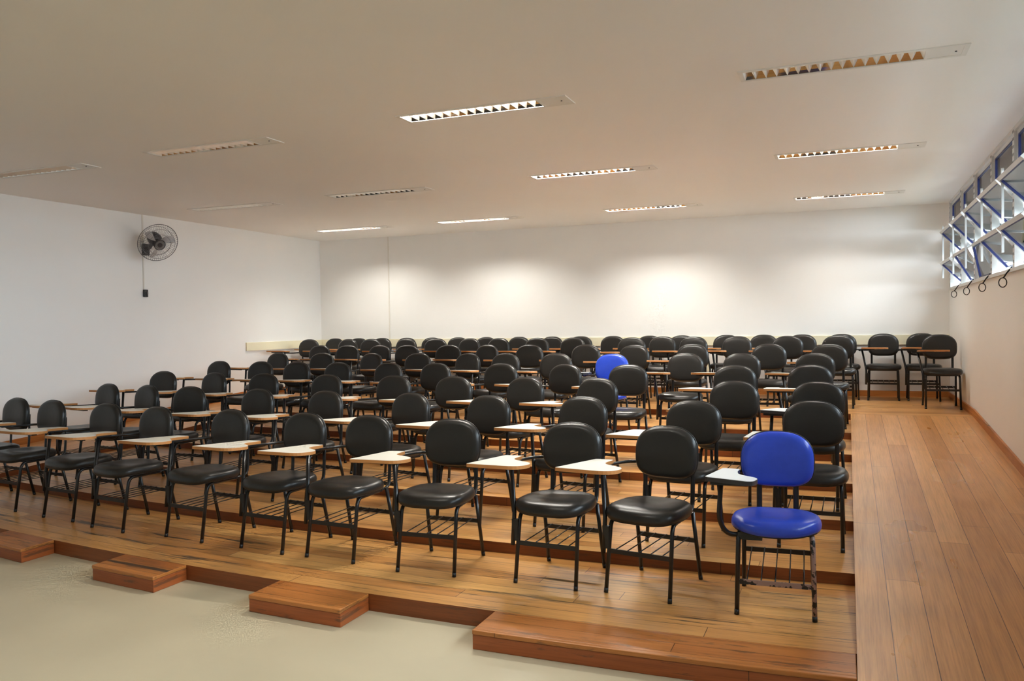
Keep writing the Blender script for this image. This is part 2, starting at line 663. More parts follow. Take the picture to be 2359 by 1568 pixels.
# ------------------------------------------------------------------ recessed louvre lamps
def lamp_meshes(length):
    L, W = length, LW
    ms = {}
    f = .016
    end = .19
    bm = bmesh.new()
    zt, zb = 0.0, -.006
    box(bm, -.012, L + .012, -W / 2 - .010, -W / 2 + f, zb, zt)
    box(bm, -.012, L + .012, W / 2 - f, W / 2 + .010, zb, zt)
    box(bm, -.012, f, -W / 2 + f, W / 2 - f, zb, zt)
    box(bm, L - f, L + .012, -W / 2 + f, W / 2 - f, zb, zt)
    box(bm, L - end - f, L - end, -W / 2 + f, W / 2 - f, zb, zt)
    ms['frame'] = mesh(bm, 'frame')
    bm = bmesh.new()
    box(bm, L - end, L - f, -W / 2 + f, W / 2 - f, -.004, .001)
    ms['end_plate'] = mesh(bm, 'end_plate')
    ms['screw'] = tube_mesh('screw', [(L - .05, 0, -.003), (L - .05, 0, -.008)], .006, 8)
    # parabolic trough
    bm = bmesh.new()
    x0, x1 = f, L - end - f
    prof = [(-W / 2 + f, -.002), (-.070, .013), (-.052, .031), (-.034, .046), (-.016, .054), (0, .055), (.016, .054), (.034, .046), (.052, .031), (.070, .013), (W / 2 - f, -.002)]
    a = [bm.verts.new((x0, y, z)) for y, z in prof]
    b = [bm.verts.new((x1, y, z)) for y, z in prof]
    c = [bm.verts.new((x0, y, z + .012)) for y, z in prof]
    d = [bm.verts.new((x1, y, z + .012)) for y, z in prof]
    for k in range(len(prof) - 1):
        bm.faces.new((a[k], a[k + 1], b[k + 1], b[k]))
        bm.faces.new((c[k], d[k], d[k + 1], c[k + 1]))
    for u, v in ((a, c), (b, d)):
        for k in range(len(prof) - 1):
            bm.faces.new((u[k], v[k], v[k + 1], u[k + 1]))
    bm.faces.new((a[0], b[0], d[0], c[0]))
    bm.faces.new((a[-1], c[-1], d[-1], b[-1]))
    bm.faces.new(a)
    bm.faces.new(b[::-1])
    ms['reflector'] = mesh(bm, 'reflector')
    # louvre: wedge blades across, two side rails
    bm = bmesh.new()
    n = 16
    for k in range(n + 1):
        x = x0 + (x1 - x0) * k / n
        y0, y1 = -W / 2 + f, W / 2 - f
        pts = [(x - .020, .029), (x + .020, .029), (x + .002, -.002), (x - .002, -.002)]
        va = [bm.verts.new((px, (-.053 if pz > 0 else y0), pz)) for px, pz in pts]
        vb = [bm.verts.new((px, (.053 if pz > 0 else y1), pz)) for px, pz in pts]
        for j in range(4):
            bm.faces.new((va[j], va[(j + 1) % 4], vb[(j + 1) % 4], vb[j]))
        bm.faces.new(va)
        bm.faces.new(vb[::-1])
    ms['louvre'] = mesh(bm, 'louvre')
    ms['lamp_tube'] = tube_mesh('lamp_tube', [(x0 + .03, .0, .041), (x1 - .03, .0, .041)], .007, 10)
    return ms


LBL = [['recessed louvre lamp, nearest the left edge of the ceiling in the front row',
        'recessed louvre lamp, second from the left in the front row',
        'bright recessed louvre lamp, third from the left in the front row',
        'largest recessed louvre lamp, nearest the windows in the front row'],
       ['recessed louvre lamp above the wall fan, leftmost of the middle row',
        'dull recessed louvre lamp, second from the left in the middle row',
        'bright recessed louvre lamp, third from the left in the middle row',
        'recessed louvre lamp by the windows, rightmost of the middle row'],
       ['bluish recessed louvre lamp in the far left corner by the back wall',
        'recessed louvre lamp, second from the left in the rear row',
        'recessed louvre lamp, third from the left in the rear row',
        'recessed louvre lamp by the windows, rightmost of the rear row'],
       [None, None, 'unseen recessed louvre lamp added to light the bare floor', None]]
LM = {}
for (x0, x1, y0, y1, r, c) in lights:
    key = round(x1 - x0, 3)
    if key not in LM:
        LM[key] = lamp_meshes(x1 - x0)
    ms = LM[key]
    root = empty('ceiling_lamp', (x0, (y0 + y1) / 2, ZC))
    obj('frame', ms['frame'], M['lamp_white'], root)
    ep = obj('end_plate', ms['end_plate'], M['lamp_white'], root)
    obj('screw', ms['screw'], M['screw'], ep)
    obj('reflector', ms['reflector'], M['mirror'], root)
    obj('louvre', ms['louvre'], M['louvre'], root)
    lit = LAMP_W[r][c] > 0
    tm = ms['lamp_tube']
    if lit:
        tm = tm.copy()
        tm.materials.clear()
    obj('lamp_tube', tm, M['tube_lit'] if lit else M['tube'], root)
    if lit:
        al = bpy.data.lights.new('lamp_light', 'AREA')
        al.shape = 'RECTANGLE'
        al.size = 1.0
        al.size_y = .05
        al.energy = LAMP_W[r][c]
        al.color = (1.0, .965, .88)
        al.spread = math.radians(165)
        lo = bpy.data.objects.new('lamp_light', al)
        COL.objects.link(lo)
        lo.parent = root
        lo.location = (.53, 0, .0325)
    tag(root, LBL[r][c], 'lamp', 'recessed ceiling lamps')

# ------------------------------------------------------------------ window band in the right wall
ZW1 = ZC - .004
ZTR = 2.69                                       # underside of the fixed panes
ZMID = 2.275
XI, XO = XR - .012, XR + .05                     # faces of the frame


def sash_meshes(w, h):
    """sash in its own frame: u = along wall (y), v = up, pivot at the centre"""
    f, d = .030, .028
    bm = bmesh.new()
    box(bm, -d / 2, d / 2, -w / 2, w / 2, h / 2 - f, h / 2)
    box(bm, -d / 2, d / 2, -w / 2, w / 2, -h / 2, -h / 2 + f)
    box(bm, -d / 2, d / 2, -w / 2, -w / 2 + f, -h / 2 + f, h / 2 - f)
    box(bm, -d / 2, d / 2, w / 2 - f, w / 2, -h / 2 + f, h / 2 - f)
    fr = mesh(bm, 'sash')
    g = .011
    bm = bmesh.new()
    a, b = w / 2 - f, h / 2 - f
    box(bm, -.011, .011, -a, a, b - g, b)
    box(bm, -.011, .011, -a, a, -b, -b + g)
    box(bm, -.011, .011, -a, -a + g, -b + g, b - g)
    box(bm, -.011, .011, a - g, a, -b + g, b - g)
    ga = mesh(bm, 'gasket')
    gl = box_mesh('pane', (-.002, .002, -a + g, a - g, -b + g, b - g))
    return fr, ga, gl


SW, SH = BAY - .09, .385
S_FR, S_GA, S_GL = sash_meshes(SW, SH)
ZT0 = ZTR + .005
FW, FH = BAY - .08, ZW1 - .035 - ZT0
F_FR, F_GA, F_GL = sash_meshes(FW, FH)
bm = bmesh.new()
hb = BAY / 2
box(bm, XI, XO, -hb, -hb + .038, ZSILL + .03, ZW1)      # mullion halves
box(bm, XI, XO, hb - .038, hb, ZSILL + .03, ZW1)
box(bm, XI, XO, -hb + .038, hb - .038, ZW1 - .035, ZW1)
box(bm, XI, XO, -hb + .038, hb - .038, ZTR - .032, ZTR + .003)
box(bm, XI, XO, -hb + .038, hb - .038, ZMID - .012, ZMID + .012)
box(bm, XI - .015, XO, -hb, hb, ZSILL, ZSILL + .03)
W_FR = mesh(bm, 'window_frame')
bm = bmesh.new()
for k in range(18):
    z = ZSILL + .08 + k * .06
    for yy in (-hb + .019, hb - .019):
        box(bm, XI - .0015, XI, yy - .006, yy + .006, z - .011, z + .011)
W_HO = mesh(bm, 'mullion_slots')
W_ROD = box_mesh('operating_rod', (XR - .105, XR - .087, hb - .075, hb - .053, 2.02, 2.68))
ringpts = [(XR - .075 + .028 * math.cos(t), .02, -.110 + .038 * math.sin(t)) for t in [2 * PI * k / 16 for k in range(16)]]
bm = bmesh.new()
tube(bm, ringpts, .004, 6, True)
tube(bm, [(XR - .070, .02, -.073), (XR - .045, .01, -.03), (XR - .01, 0, .015)], .006, 6)
W_RING = mesh(bm, 'pull_ring', True)
TILT_MID = [43, 42, 40, 42, 44]
TILT_LOW = [44, 30, 11, 40, 43]


def mkwin(k):
    yc = 11.93 - BAY * (k + .5)
    o = obj('window_%d' % (k + 1), W_FR, M['alu_white'])
    o.location = (0, yc, 0)
    struct(o)
    obj('mullion_slots', W_HO, M['screw'], o)
    fx = obj('fixed_sash', F_FR, M['alu_white'], o)
    fx.location = (XR + .022, 0, ZT0 + FH / 2)
    obj('gasket', F_GA, M['gasket'], fx)
    obj('pane', F_GL, M['glass'], fx)
    for (zc, tl) in (((ZTR - .032 + ZMID + .012) / 2, TILT_MID), ((ZMID - .012 + ZSILL + .03) / 2, TILT_LOW)):
        s = obj('tilting_sash', S_FR, M['alu_white'], o)
        s.location = (XR + .005, 0, zc)
        a = tl[k] if k < 5 else 42
        s.rotation_euler = (0, -math.radians(a), 0)       # top leans into the room
        obj('gasket', S_GA, M['gasket'], s)
        obj('pane', S_GL, M['glass'], s)
    obj('operating_rod', W_ROD, M['alu_white'], o)
    rg = obj('pull_ring', W_RING, M['screw'], o)
    rg.location = (0, -hb + .06, ZSILL + .03)
    return o


for k in range(NB):
    mkwin(k)
# end post beside the back wall
struct(obj('trim_3', box_mesh('trim_3', (XI, XO, 11.93, WY1, ZSILL, ZW1)), M['alu_white']))
# outside: roof eave and ground
struct(obj('roof_eave', box_mesh('roof_eave', (XR + T, XR + .55, YF - 1, YB + 9, ZC + .02, ZC + .2)), M['eave']))
struct(obj('ground', box_mesh('ground', (XR + T, 60, -40, 60, -1.2, -1.0)), M['ground']))

# ------------------------------------------------------------------ wall fan
def wall_fan():
    root = empty('wall_fan', (XL, 8.262, 2.555))
    inv = Matrix.Translation((-XL, -8.262, -2.555))
    ctr = Vector((-8.15, 8.14, 2.618))
    cam = Vector((-.03, 0, 1.511))
    d0 = (cam - ctr).normalized()
    rt = d0.cross(Vector((0, 0, 1))).normalized() * -1
    up = rt.cross(d0).normalized()
    if up.z < 0:
        up = -up
    rt = Vector((math.cos(math.radians(-45)), math.sin(math.radians(-45)), 0)) * -1
    rt = d0.cross(up)
    if rt.x < 0:
        rt = -rt
    ax = (d0 - up * .42 + rt * .34).normalized()
    u = ax.cross(Vector((0, 0, 1))).normalized()
    v = u.cross(ax).normalized()
    R = .247

    def P(a, b, c):
        return inv @ (ctr + u * a + v * b + ax * c)

    def circ(r, c, n=48):
        return [P(r * math.cos(2 * PI * k / n), r * math.sin(2 * PI * k / n), c) for k in range(n)]
    # wall bracket
    bm = bmesh.new()
    box(bm, 0, .045, -.05, .05, -.075, .075)
    o = obj('wall_bracket', mesh(bm, 'wall_bracket'), M['fan_grey'], root)
    bv = o.modifiers.new('Bevel', 'BEVEL'); bv.width = .014; bv.segments = 3
    back = P(0, 0, -.17)
    obj('arm', tube_mesh('arm', rounded([(.04, 0, 0), (.13, -.03, .02), back], .06), .022, 10), M['fan_grey'], root)
    # motor: turned body behind the blades
    bm = bmesh.new()
    prof = [(-.215, .03), (-.21, .06), (-.18, .080), (-.11, .086), (-.06, .078), (-.04, .055), (-.035, .02)]
    n = 24
    rings = [[bm.verts.new(P(r * math.cos(2 * PI * k / n), r * math.sin(2 * PI * k / n), c)) for k in range(n)] for c, r in prof]
    for i in range(len(rings) - 1):
        for k in range(n):
            bm.faces.new((rings[i][k], rings[i][(k + 1) % n], rings[i + 1][(k + 1) % n], rings[i + 1][k]))
    bm.faces.new(rings[0]); bm.faces.new(rings[-1][::-1])
    obj('motor', mesh(bm, 'motor', True), M['fan_grey'], root)
    # blades
    for q in range(3):
        t0 = 2 * PI * q / 3 + .5
        bm = bmesh.new()
        nr, nt = 6, 6
        gr = []
        for i in range(nr + 1):
            r = .035 + (.205 - .035) * i / nr
            wdt = .16 + .42 * math.sin(PI * min(1, i / nr * .75 + .12))
            row = []
            for j in range(nt + 1):
                s = j / nt - .5
                a = t0 + wdt * s + .25 * i / nr
                row.append(bm.verts.new(P(r * math.cos(a), r * math.sin(a), .035 * s * 1.4 + .0)))
            gr.append(row)
        for i in range(nr):
            for j in range(nt):
                bm.faces.new((gr[i][j], gr[i + 1][j], gr[i + 1][j + 1], gr[i][j + 1]))
        r = bmesh.ops.extrude_face_region(bm, geom=bm.faces[:])
        off = inv.to_3x3() @ ax * .002
        for w in [g for g in r['geom'] if isinstance(g, bmesh.types.BMVert)]:
            w.co += off
        obj('blade', mesh(bm, 'blade', True), M['fan_blade'], root)
    bm = bmesh.new()
    prof = [(.03, .038), (.035, .040), (-.035, .040)]
    tube(bm, [P(0, 0, -.035), P(0, 0, .038)], .036, 20)
    obj('blade_hub', mesh(bm, 'blade_hub'), M['fan_grey'], root)
    # cage: rims and wires
    bm = bmesh.new()
    tube(bm, circ(R, 0), .0045, 6, True)
    tube(bm, circ(R * .80, .050), .0022, 5, True)
    tube(bm, circ(R * .55, .068), .0022, 5, True)
    tube(bm, circ(R * .80, -.058), .0022, 5, True)
    for k in range(56):
        a = 2 * PI * k / 56
        ca, sa = math.cos(a), math.sin(a)
        tube(bm, [P(R * ca, R * sa, .0), P(.235 * ca, .235 * sa, .03), P(.20 * ca, .20 * sa, .05), P(.135 * ca, .135 * sa, .068), P(.05 * ca, .05 * sa, .074)], .0013, 4)
        tube(bm, [P(R * ca, R * sa, .0), P(.235 * ca, .235 * sa, -.035), P(.20 * ca, .20 * sa, -.058), P(.12 * ca, .12 * sa, -.075), P(.07 * ca, .07 * sa, -.078)], .0013, 4)
    cg = obj('cage', mesh(bm, 'cage', True), M['fan_wire'], root)
    bm = bmesh.new()
    tube(bm, [P(0, 0, .070), P(0, 0, .080)], .056, 24)
    cap = obj('cage_badge', mesh(bm, 'cage_badge'), M['fan_wire'], cg)
    bm = bmesh.new()
    tube(bm, [P(0, 0, .079), P(0, 0, .086)], .030, 20)
    tube(bm, circ(.066, .076), .006, 6, True)
    obj('badge_center', mesh(bm, 'badge_center'), M['fan_grey'], cg)
    tag(root, 'grey wire-caged fan mounted high on the left wall', 'fan')


wall_fan()
o = obj('cable_duct', box_mesh('cable_duct', (XL, XL + .012, 8.222, 8.240, 2.03, 2.48), (XL, XL + .012, 8.222, 8.240, 2.63, ZC)), M['duct'])
tag(o, 'thin white cable strip running down the left wall behind the fan', 'cable duct')
sw = empty('fan_switch', (XL, 8.246, 1.99))
b = obj('switch_box', box_mesh('switch_box', (0, .035, -.03, .03, -.05, .045)), M['black_plastic'], sw)
bv = b.modifiers.new('Bevel', 'BEVEL'); bv.width = .006; bv.segments = 2
obj('knob', tube_mesh('knob', [(.03, 0, 0), (.05, 0, 0)], .015, 14), M['fan_grey'], sw)
tag(sw, 'small black fan control box at the end of the wall cable', 'switch')
o = obj('cable_duct', box_mesh('cable_duct', (-7.145, -7.125, YB - .012, YB, 1.298, ZC)), M['duct'])
tag(o, 'thin white cable strip running up the back wall to the ceiling', 'cable duct')
so = empty('wall_outlet', (-1.92, YB, .86))
b = obj('cover_plate', box_mesh('cover_plate', (-.045, .045, -.012, 0, -.06, .06)), M['trim'], so)
bv = b.modifiers.new('Bevel', 'BEVEL'); bv.width = .004; bv.segments = 2
obj('socket', tube_mesh('socket', [(0, -.011, 0), (0, -.016, 0)], .02, 14), M['duct'], so)
tag(so, 'cream power outlet low on the back wall behind the chairs', 'outlet')

# ------------------------------------------------------------------ the lecture chairs
# local frame: sitter looks towards -y, sitter's right hand is -x, origin on the floor between the feet
TB = .0115


def back_outline(t):
    a, b = superell(t, .182, .142, 2.7 if math.sin(t) > 0 else 3.4)
    if b > 0:
        a *= 1 - .10 * (b / .142) ** 2
    return a, b


def back_place(a, b, h):
    z = .697 + b
    y = .205 - h + (b * .085) - .35 * a * a
    return (a, y, z)


def seat_outline(t):
    a, b = superell(t, .212, .205, 3.7 if math.sin(t) < 0 else 3.2)
    a *= 1 - .10 * max(0, b / .205)
    return a, b


def seat_place(a, b, h):
    fall = .018 * max(0, (-b - .11) / .095) ** 2
    dish = -.012 * math.exp(-((a / .11) ** 2 + ((b - .03) / .10) ** 2)) if h > .01 else 0
    return (a, -.032 + b, .425 + h - fall + dish)


def blue_seat_outline(t):
    a, b = superell(t, .215, .20, 2.5)
    return a, b


BACK_PROF = [(0, .034), (.3, .034), (.6, .0335), (.8, .031), (.9, .027), (.96, .019), (.99, .010), (1, .001), (.99, -.007), (.0, -.007)]
SHELL_PROF = [(0, -.007), (.5, -.007), (.985, -.007), (1.008, -.009), (1.0, -.016), (.93, -.024), (.5, -.028), (0, -.028)]
SEAT_PROF = [(0, .031), (.25, .031), (.5, .032), (.74, .033), (.87, .030), (.945, .023), (.985, .011), (1, -.004), (.995, -.018), (.97, -.026), (0, -.026)]
PAN_PROF = [(0, -.026), (.5, -.026), (.955, -.026), (.965, -.029), (.94, -.034), (0, -.034)]

CM = {}
CM['seat'] = cushion('seat', seat_outline, SEAT_PROF, seat_place, 44)
CM['seat_pan'] = cushion('seat_pan', seat_outline, PAN_PROF, seat_place, 44)
CM['blue_seat'] = cushion('blue_seat', blue_seat_outline, SEAT_PROF, seat_place, 44)
CM['blue_seat_pan'] = cushion('blue_seat_pan', blue_seat_outline, PAN_PROF, seat_place, 44)
CM['backrest'] = cushion('backrest', back_outline, BACK_PROF, back_place, 48)
CM['back_shell'] = cushion('back_shell', back_outline, SHELL_PROF, back_place, 48)
pip = [back_place(*[c * 1.004 for c in back_outline(2 * PI * k / 48)], -.004) for k in range(48)]
CM['piping'] = tube_mesh('piping', pip, .0035, 6, True)


def both(fn):
    return [fn(-1), fn(1)]


CM['front_leg'] = both(lambda s: tube_mesh('front_leg', rounded([(s * .178, -.222, 0), (s * .172, -.160, .380), (s * .150, .10, .380)], .05), TB))
CM['rear_leg'] = both(lambda s: tube_mesh('rear_leg', [(s * .176, .238, 0), (s * .166, .150, .388)], TB))
CM['foot_f'] = both(lambda s: tube_mesh('foot_cap', [(s * .178, -.2225, 0), (s * .1776, -.2186, .024)], TB + .0006))
CM['foot_r'] = both(lambda s: tube_mesh('foot_cap', [(s * .176, .2385, 0), (s * .1754, .2330, .024)], TB + .0006))
CM['back_post'] = both(lambda s: tube_mesh('back_post', rounded([(s * .140, .06, .380), (s * .140, .215, .380), (s * .140, .226, .50), (s * .140, .232, .70)], .055), .013, 8, False, .008))
CM['blue_back_post'] = both(lambda s: tube_mesh('blue_back_post', rounded([(s * .092, .06, .380), (s * .092, .215, .380), (s * .092, .226, .50), (s * .092, .232, .70)], .055), .014, 8, False, .008))
CM['cross_bar'] = box_mesh('cross_bar', (-.168, .168, -.115, -.085, .372, .391), (-.160, .160, .085, .115, .372, .391))


def rails(zf, zr):
    def yf(z): return -.222 + .062 * z / .398
    def yr(z): return .238 - .088 * z / .40
    fr = box_mesh('front_rail', (-.172, .172, yf(zf) - .004, yf(zf) + .005, zf - .012, zf + .012))
    rr = box_mesh('rear_rail', (-.170, .170, yr(zr) - .005, yr(zr) + .004, zr - .012, zr + .012))
    ws = []
    for k in range(5):
        x = -.13 + .065 * k
        ws.append(tube_mesh('rack_wire', [(x, yf(zf), zf + .013), (x, yr(zr), zr + .013)], .0032, 6))
    return fr, rr, ws


CM['rails'] = rails(.215, .225)
CM['blue_rails'] = rails(.155, .215)


def outline_smooth(pts):
    """pts = [(x, y, radius)]"""
    out = []
    n = len(pts)
    for i in range(n):
        a, b, c = Vector(pts[i - 1][:2]), Vector(pts[i][:2]), Vector(pts[(i + 1) % n][:2])
        r = pts[i][2]
        d1, d2 = a - b, c - b
        r = min(r, d1.length * .49, d2.length * .49)
        p1, p2 = b + d1.normalized() * r, b + d2.normalized() * r
        if r < .004:
            out.append(b)
            continue
        for k in range(7):
            t = k / 6
            out.append((1 - t) ** 2 * p1 + 2 * t * (1 - t) * b + t * t * p2)
    return out


def prism(name, pts, z0, z1):
    bm = bmesh.new()
    lo = [bm.verts.new((p.x, p.y, z0)) for p in pts]
    hi = [bm.verts.new((p.x, p.y, z1)) for p in pts]
    bm.faces.new(hi)
    bm.faces.new(lo[::-1])
    n = len(pts)
    for k in range(n):
        bm.faces.new((lo[k], lo[(k + 1) % n], hi[(k + 1) % n], hi[k]))
    return mesh(bm, name)


def band(name, pts, z0, z1, t):
    """edge strip round the outline"""
    bm = bmesh.new()
    n = len(pts)
    inn = []
    for k in range(n):
        a, b, c = pts[k - 1], pts[k], pts[(k + 1) % n]
        e = ((b - a).normalized() + (c - b).normalized())
        e = e.normalized() if e.length > 1e-6 else (c - b).normalized()
        nn = Vector((-e.y, e.x))
        inn.append(b + nn * t)
    V = []
    for k in range(n):
        V.append([bm.verts.new((pts[k].x, pts[k].y, z0)), bm.verts.new((pts[k].x, pts[k].y, z1)),
                  bm.verts.new((inn[k].x, inn[k].y, z1)), bm.verts.new((inn[k].x, inn[k].y, z0))])
    for k in range(n):
        a, b = V[k], V[(k + 1) % n]
        for j in range(4):
            bm.faces.new((a[j], a[(j + 1) % 4], b[(j + 1) % 4], b[j]))
    return mesh(bm, name)


def ccw(p):
    s = sum(p[i - 1].x * p[i].y - p[i].x * p[i - 1].y for i in range(len(p)))
    return p if s > 0 else p[::-1]


TOUT = ccw(outline_smooth([(-.352, -.450, .012), (-.352, .030, .02), (-.250, .046, .012), (-.243, -.010, 0), (-.222, -.150, .10), (-.040, -.255, .08),
                           (-.046, -.437, .09)]))
BOUT = ccw(outline_smooth([(-.320, -.285, .025), (-.268, .100, .03), (-.177, .080, .02), (-.182, -.02, .0), (-.172, -.140, .07), (-.066, -.255, .05),
                           (-.088, -.405, .06)]))
ZT_ = .660
TILT = math.tan(math.radians(3.0))      # the tablets slope gently down towards the sitter


def tilted(me):
    for v in me.vertices:
        v.co.z -= TILT * v.co.y
    return me


def tp(x, y, dz):
    return (x, y, ZT_ + dz - TILT * y)




def shrink(p, t):
    n = len(p)
    out = []
    for k in range(n):
        a, b, c = p[k - 1], p[k], p[(k + 1) % n]
        e = ((b - a).normalized() + (c - b).normalized())
        e = e.normalized() if e.length > 1e-6 else (c - b).normalized()
        out.append(b + Vector((-e.y, e.x)) * t)
    return out


CM['tablet'] = tilted(prism('writing_tablet', shrink(TOUT, .002), ZT_ - .018, ZT_))
CM['tablet_edge'] = tilted(band('edge_band', TOUT, ZT_ - .019, ZT_ - .0012, .0021))
CM['blue_tablet'] = tilted(prism('small_writing_tablet', shrink(BOUT, .002), ZT_ - .016, ZT_))
CM['blue_tablet_edge'] = tilted(band('small_edge_band', BOUT, ZT_ - .022, ZT_ - .0016, .0021))
CM['tablet_bracket'] = tilted(box_mesh('tablet_bracket', (-.330, -.10, -.345, -.305, ZT_ - .033, ZT_ - .0191), (-.275, -.225, -.305, -.02, ZT_ - .030, ZT_ - .0191)))
CM['blue_bracket'] = tilted(box_mesh('small_tablet_bracket', (-.29, -.12, -.30, -.26, ZT_ - .036, ZT_ - .0221), (-.255, -.215, -.26, .04, ZT_ - .033, ZT_ - .0221)))
CM['arm_bar'] = tube_mesh('arm_bar', rounded([tp(-.285, -.06, -.030), tp(-.280, .12, -.030), tp(-.236, .215, -.022), (-.140, .238, ZT_ - .034)], .06), .0095, 8)
CM['blue_arm_bar'] = tube_mesh('blue_arm_bar', rounded([tp(-.232, -.02, -.034), tp(-.225, .13, -.034), tp(-.190, .220, -.026), (-.092, .238, ZT_ - .038)], .06), .0095, 8)
CM['tablet_post'] = tube_mesh('tablet_post', rounded([(-.2035, -.195, .200), (-.1995, -.176, .385), tp(-.250, -.105, -.030)], .03), .0125, 8)
CM['post_clamp'] = [box_mesh('post_clamp', (-.208, -.172, -.196, -.172, .225, .345))]
CM['blue_tablet_post'] = tube_mesh('blue_tablet_post', rounded([(-.06, -.10, .372), (-.225, -.17, .372), (-.262, -.20, .45), tp(-.248, -.215, -.034)], .07), .0125, 8)
CM['blue_clamp'] = box_mesh('blue_post_clamp', (-.175, -.06, -.165, -.105, .352, .388))

GROUP = 'tablet-arm lecture chairs on the wooden tiers'


def make_chair(x, y, z, rot, style, label):
    root = empty('lecture_chair', (x, y, z), math.radians(rot))
    blue = style.startswith('blue')
    vin = M['blue_vinyl'] if blue else M['black_vinyl']
    pa = M['black_paint']
    st = obj('seat', CM['blue_seat' if blue else 'seat'], vin, root)
    obj('seat_pan', CM['blue_seat_pan' if blue else 'seat_pan'], M['black_plastic'], root)
    bk = obj('backrest', CM['backrest'].copy() if blue and not CM.get('bb') else CM['bb'] if blue else CM['backrest'], vin, root)
    if blue:
        CM['bb'] = bk.data
        if bk.data.materials[0] != vin:
            bk.data.materials[0] = vin
        st['label'] = 'blue vinyl seat'
        bk['label'] = 'blue vinyl backrest'
    obj('back_shell', CM['back_shell'], M['black_plastic'], root)
    obj('piping', CM['piping'], M['black_plastic'], bk)
    legm = M['chipped'] if style == 'blue_worn' else pa
    for s in (0, 1):
        fm = CM['front_leg'][s]
        if style == 'blue_worn':
            fm = fm.copy()
        lg = obj('leg', fm, legm, root)
        if style == 'blue_worn':
            fm.materials.clear()
            fm.materials.append(legm if s else pa)
        obj('foot_cap', CM['foot_f'][s], M['black_plastic'], lg)
        lg = obj('leg', CM['rear_leg'][s], pa, root)
        obj('foot_cap', CM['foot_r'][s], M['black_plastic'], lg)
        obj('back_post', CM['blue_back_post' if blue else 'back_post'][s], pa, root)
    obj('seat_frame', CM['cross_bar'], pa, root)
    fr, rr, ws = CM['blue_rails' if blue else 'rails']
    f = obj('front_rail', fr, M['chipped'] if blue else pa, root)
    if blue:
        f['label'] = 'front rail with chipped paint'
    r_ = obj('rear_rail', rr, pa, root)
    for w in ws:
        obj('rack_wire', w, pa, r_)
    if blue or style == 'white_tablet':
        key = 'w' if blue else 'w'
        t = obj('writing_tablet', CM['blue_tablet'], M['white_laminate'], root)
        t['label'] = 'small white tablet with dark edge'
        obj('edge_band', CM['blue_tablet_edge'], M['dark_edge'], t)
        obj('tablet_bracket', CM['blue_bracket'], pa, root)
        obj('arm_bar', CM['blue_arm_bar'], pa, root)
        obj('tablet_post', CM['blue_tablet_post'], pa, root)
        obj('post_clamp', CM['blue_clamp'], pa, root)
    else:
        t = obj('writing_tablet', CM['tablet'], M['laminate'], root)
        if style == 'inset':
            t.location.x = .10
        obj('edge_band', CM['tablet_edge'], M['mdf_edge'], t)
        obj('tablet_bracket', CM['tablet_bracket'], pa, root)
        obj('arm_bar', CM['arm_bar'], pa, root)
        obj('tablet_post', CM['tablet_post'], pa, root)
        for cm in CM['post_clamp']:
            obj('post_clamp', cm, pa, root)
    tag(root, label, 'chair', GROUP)
    return root


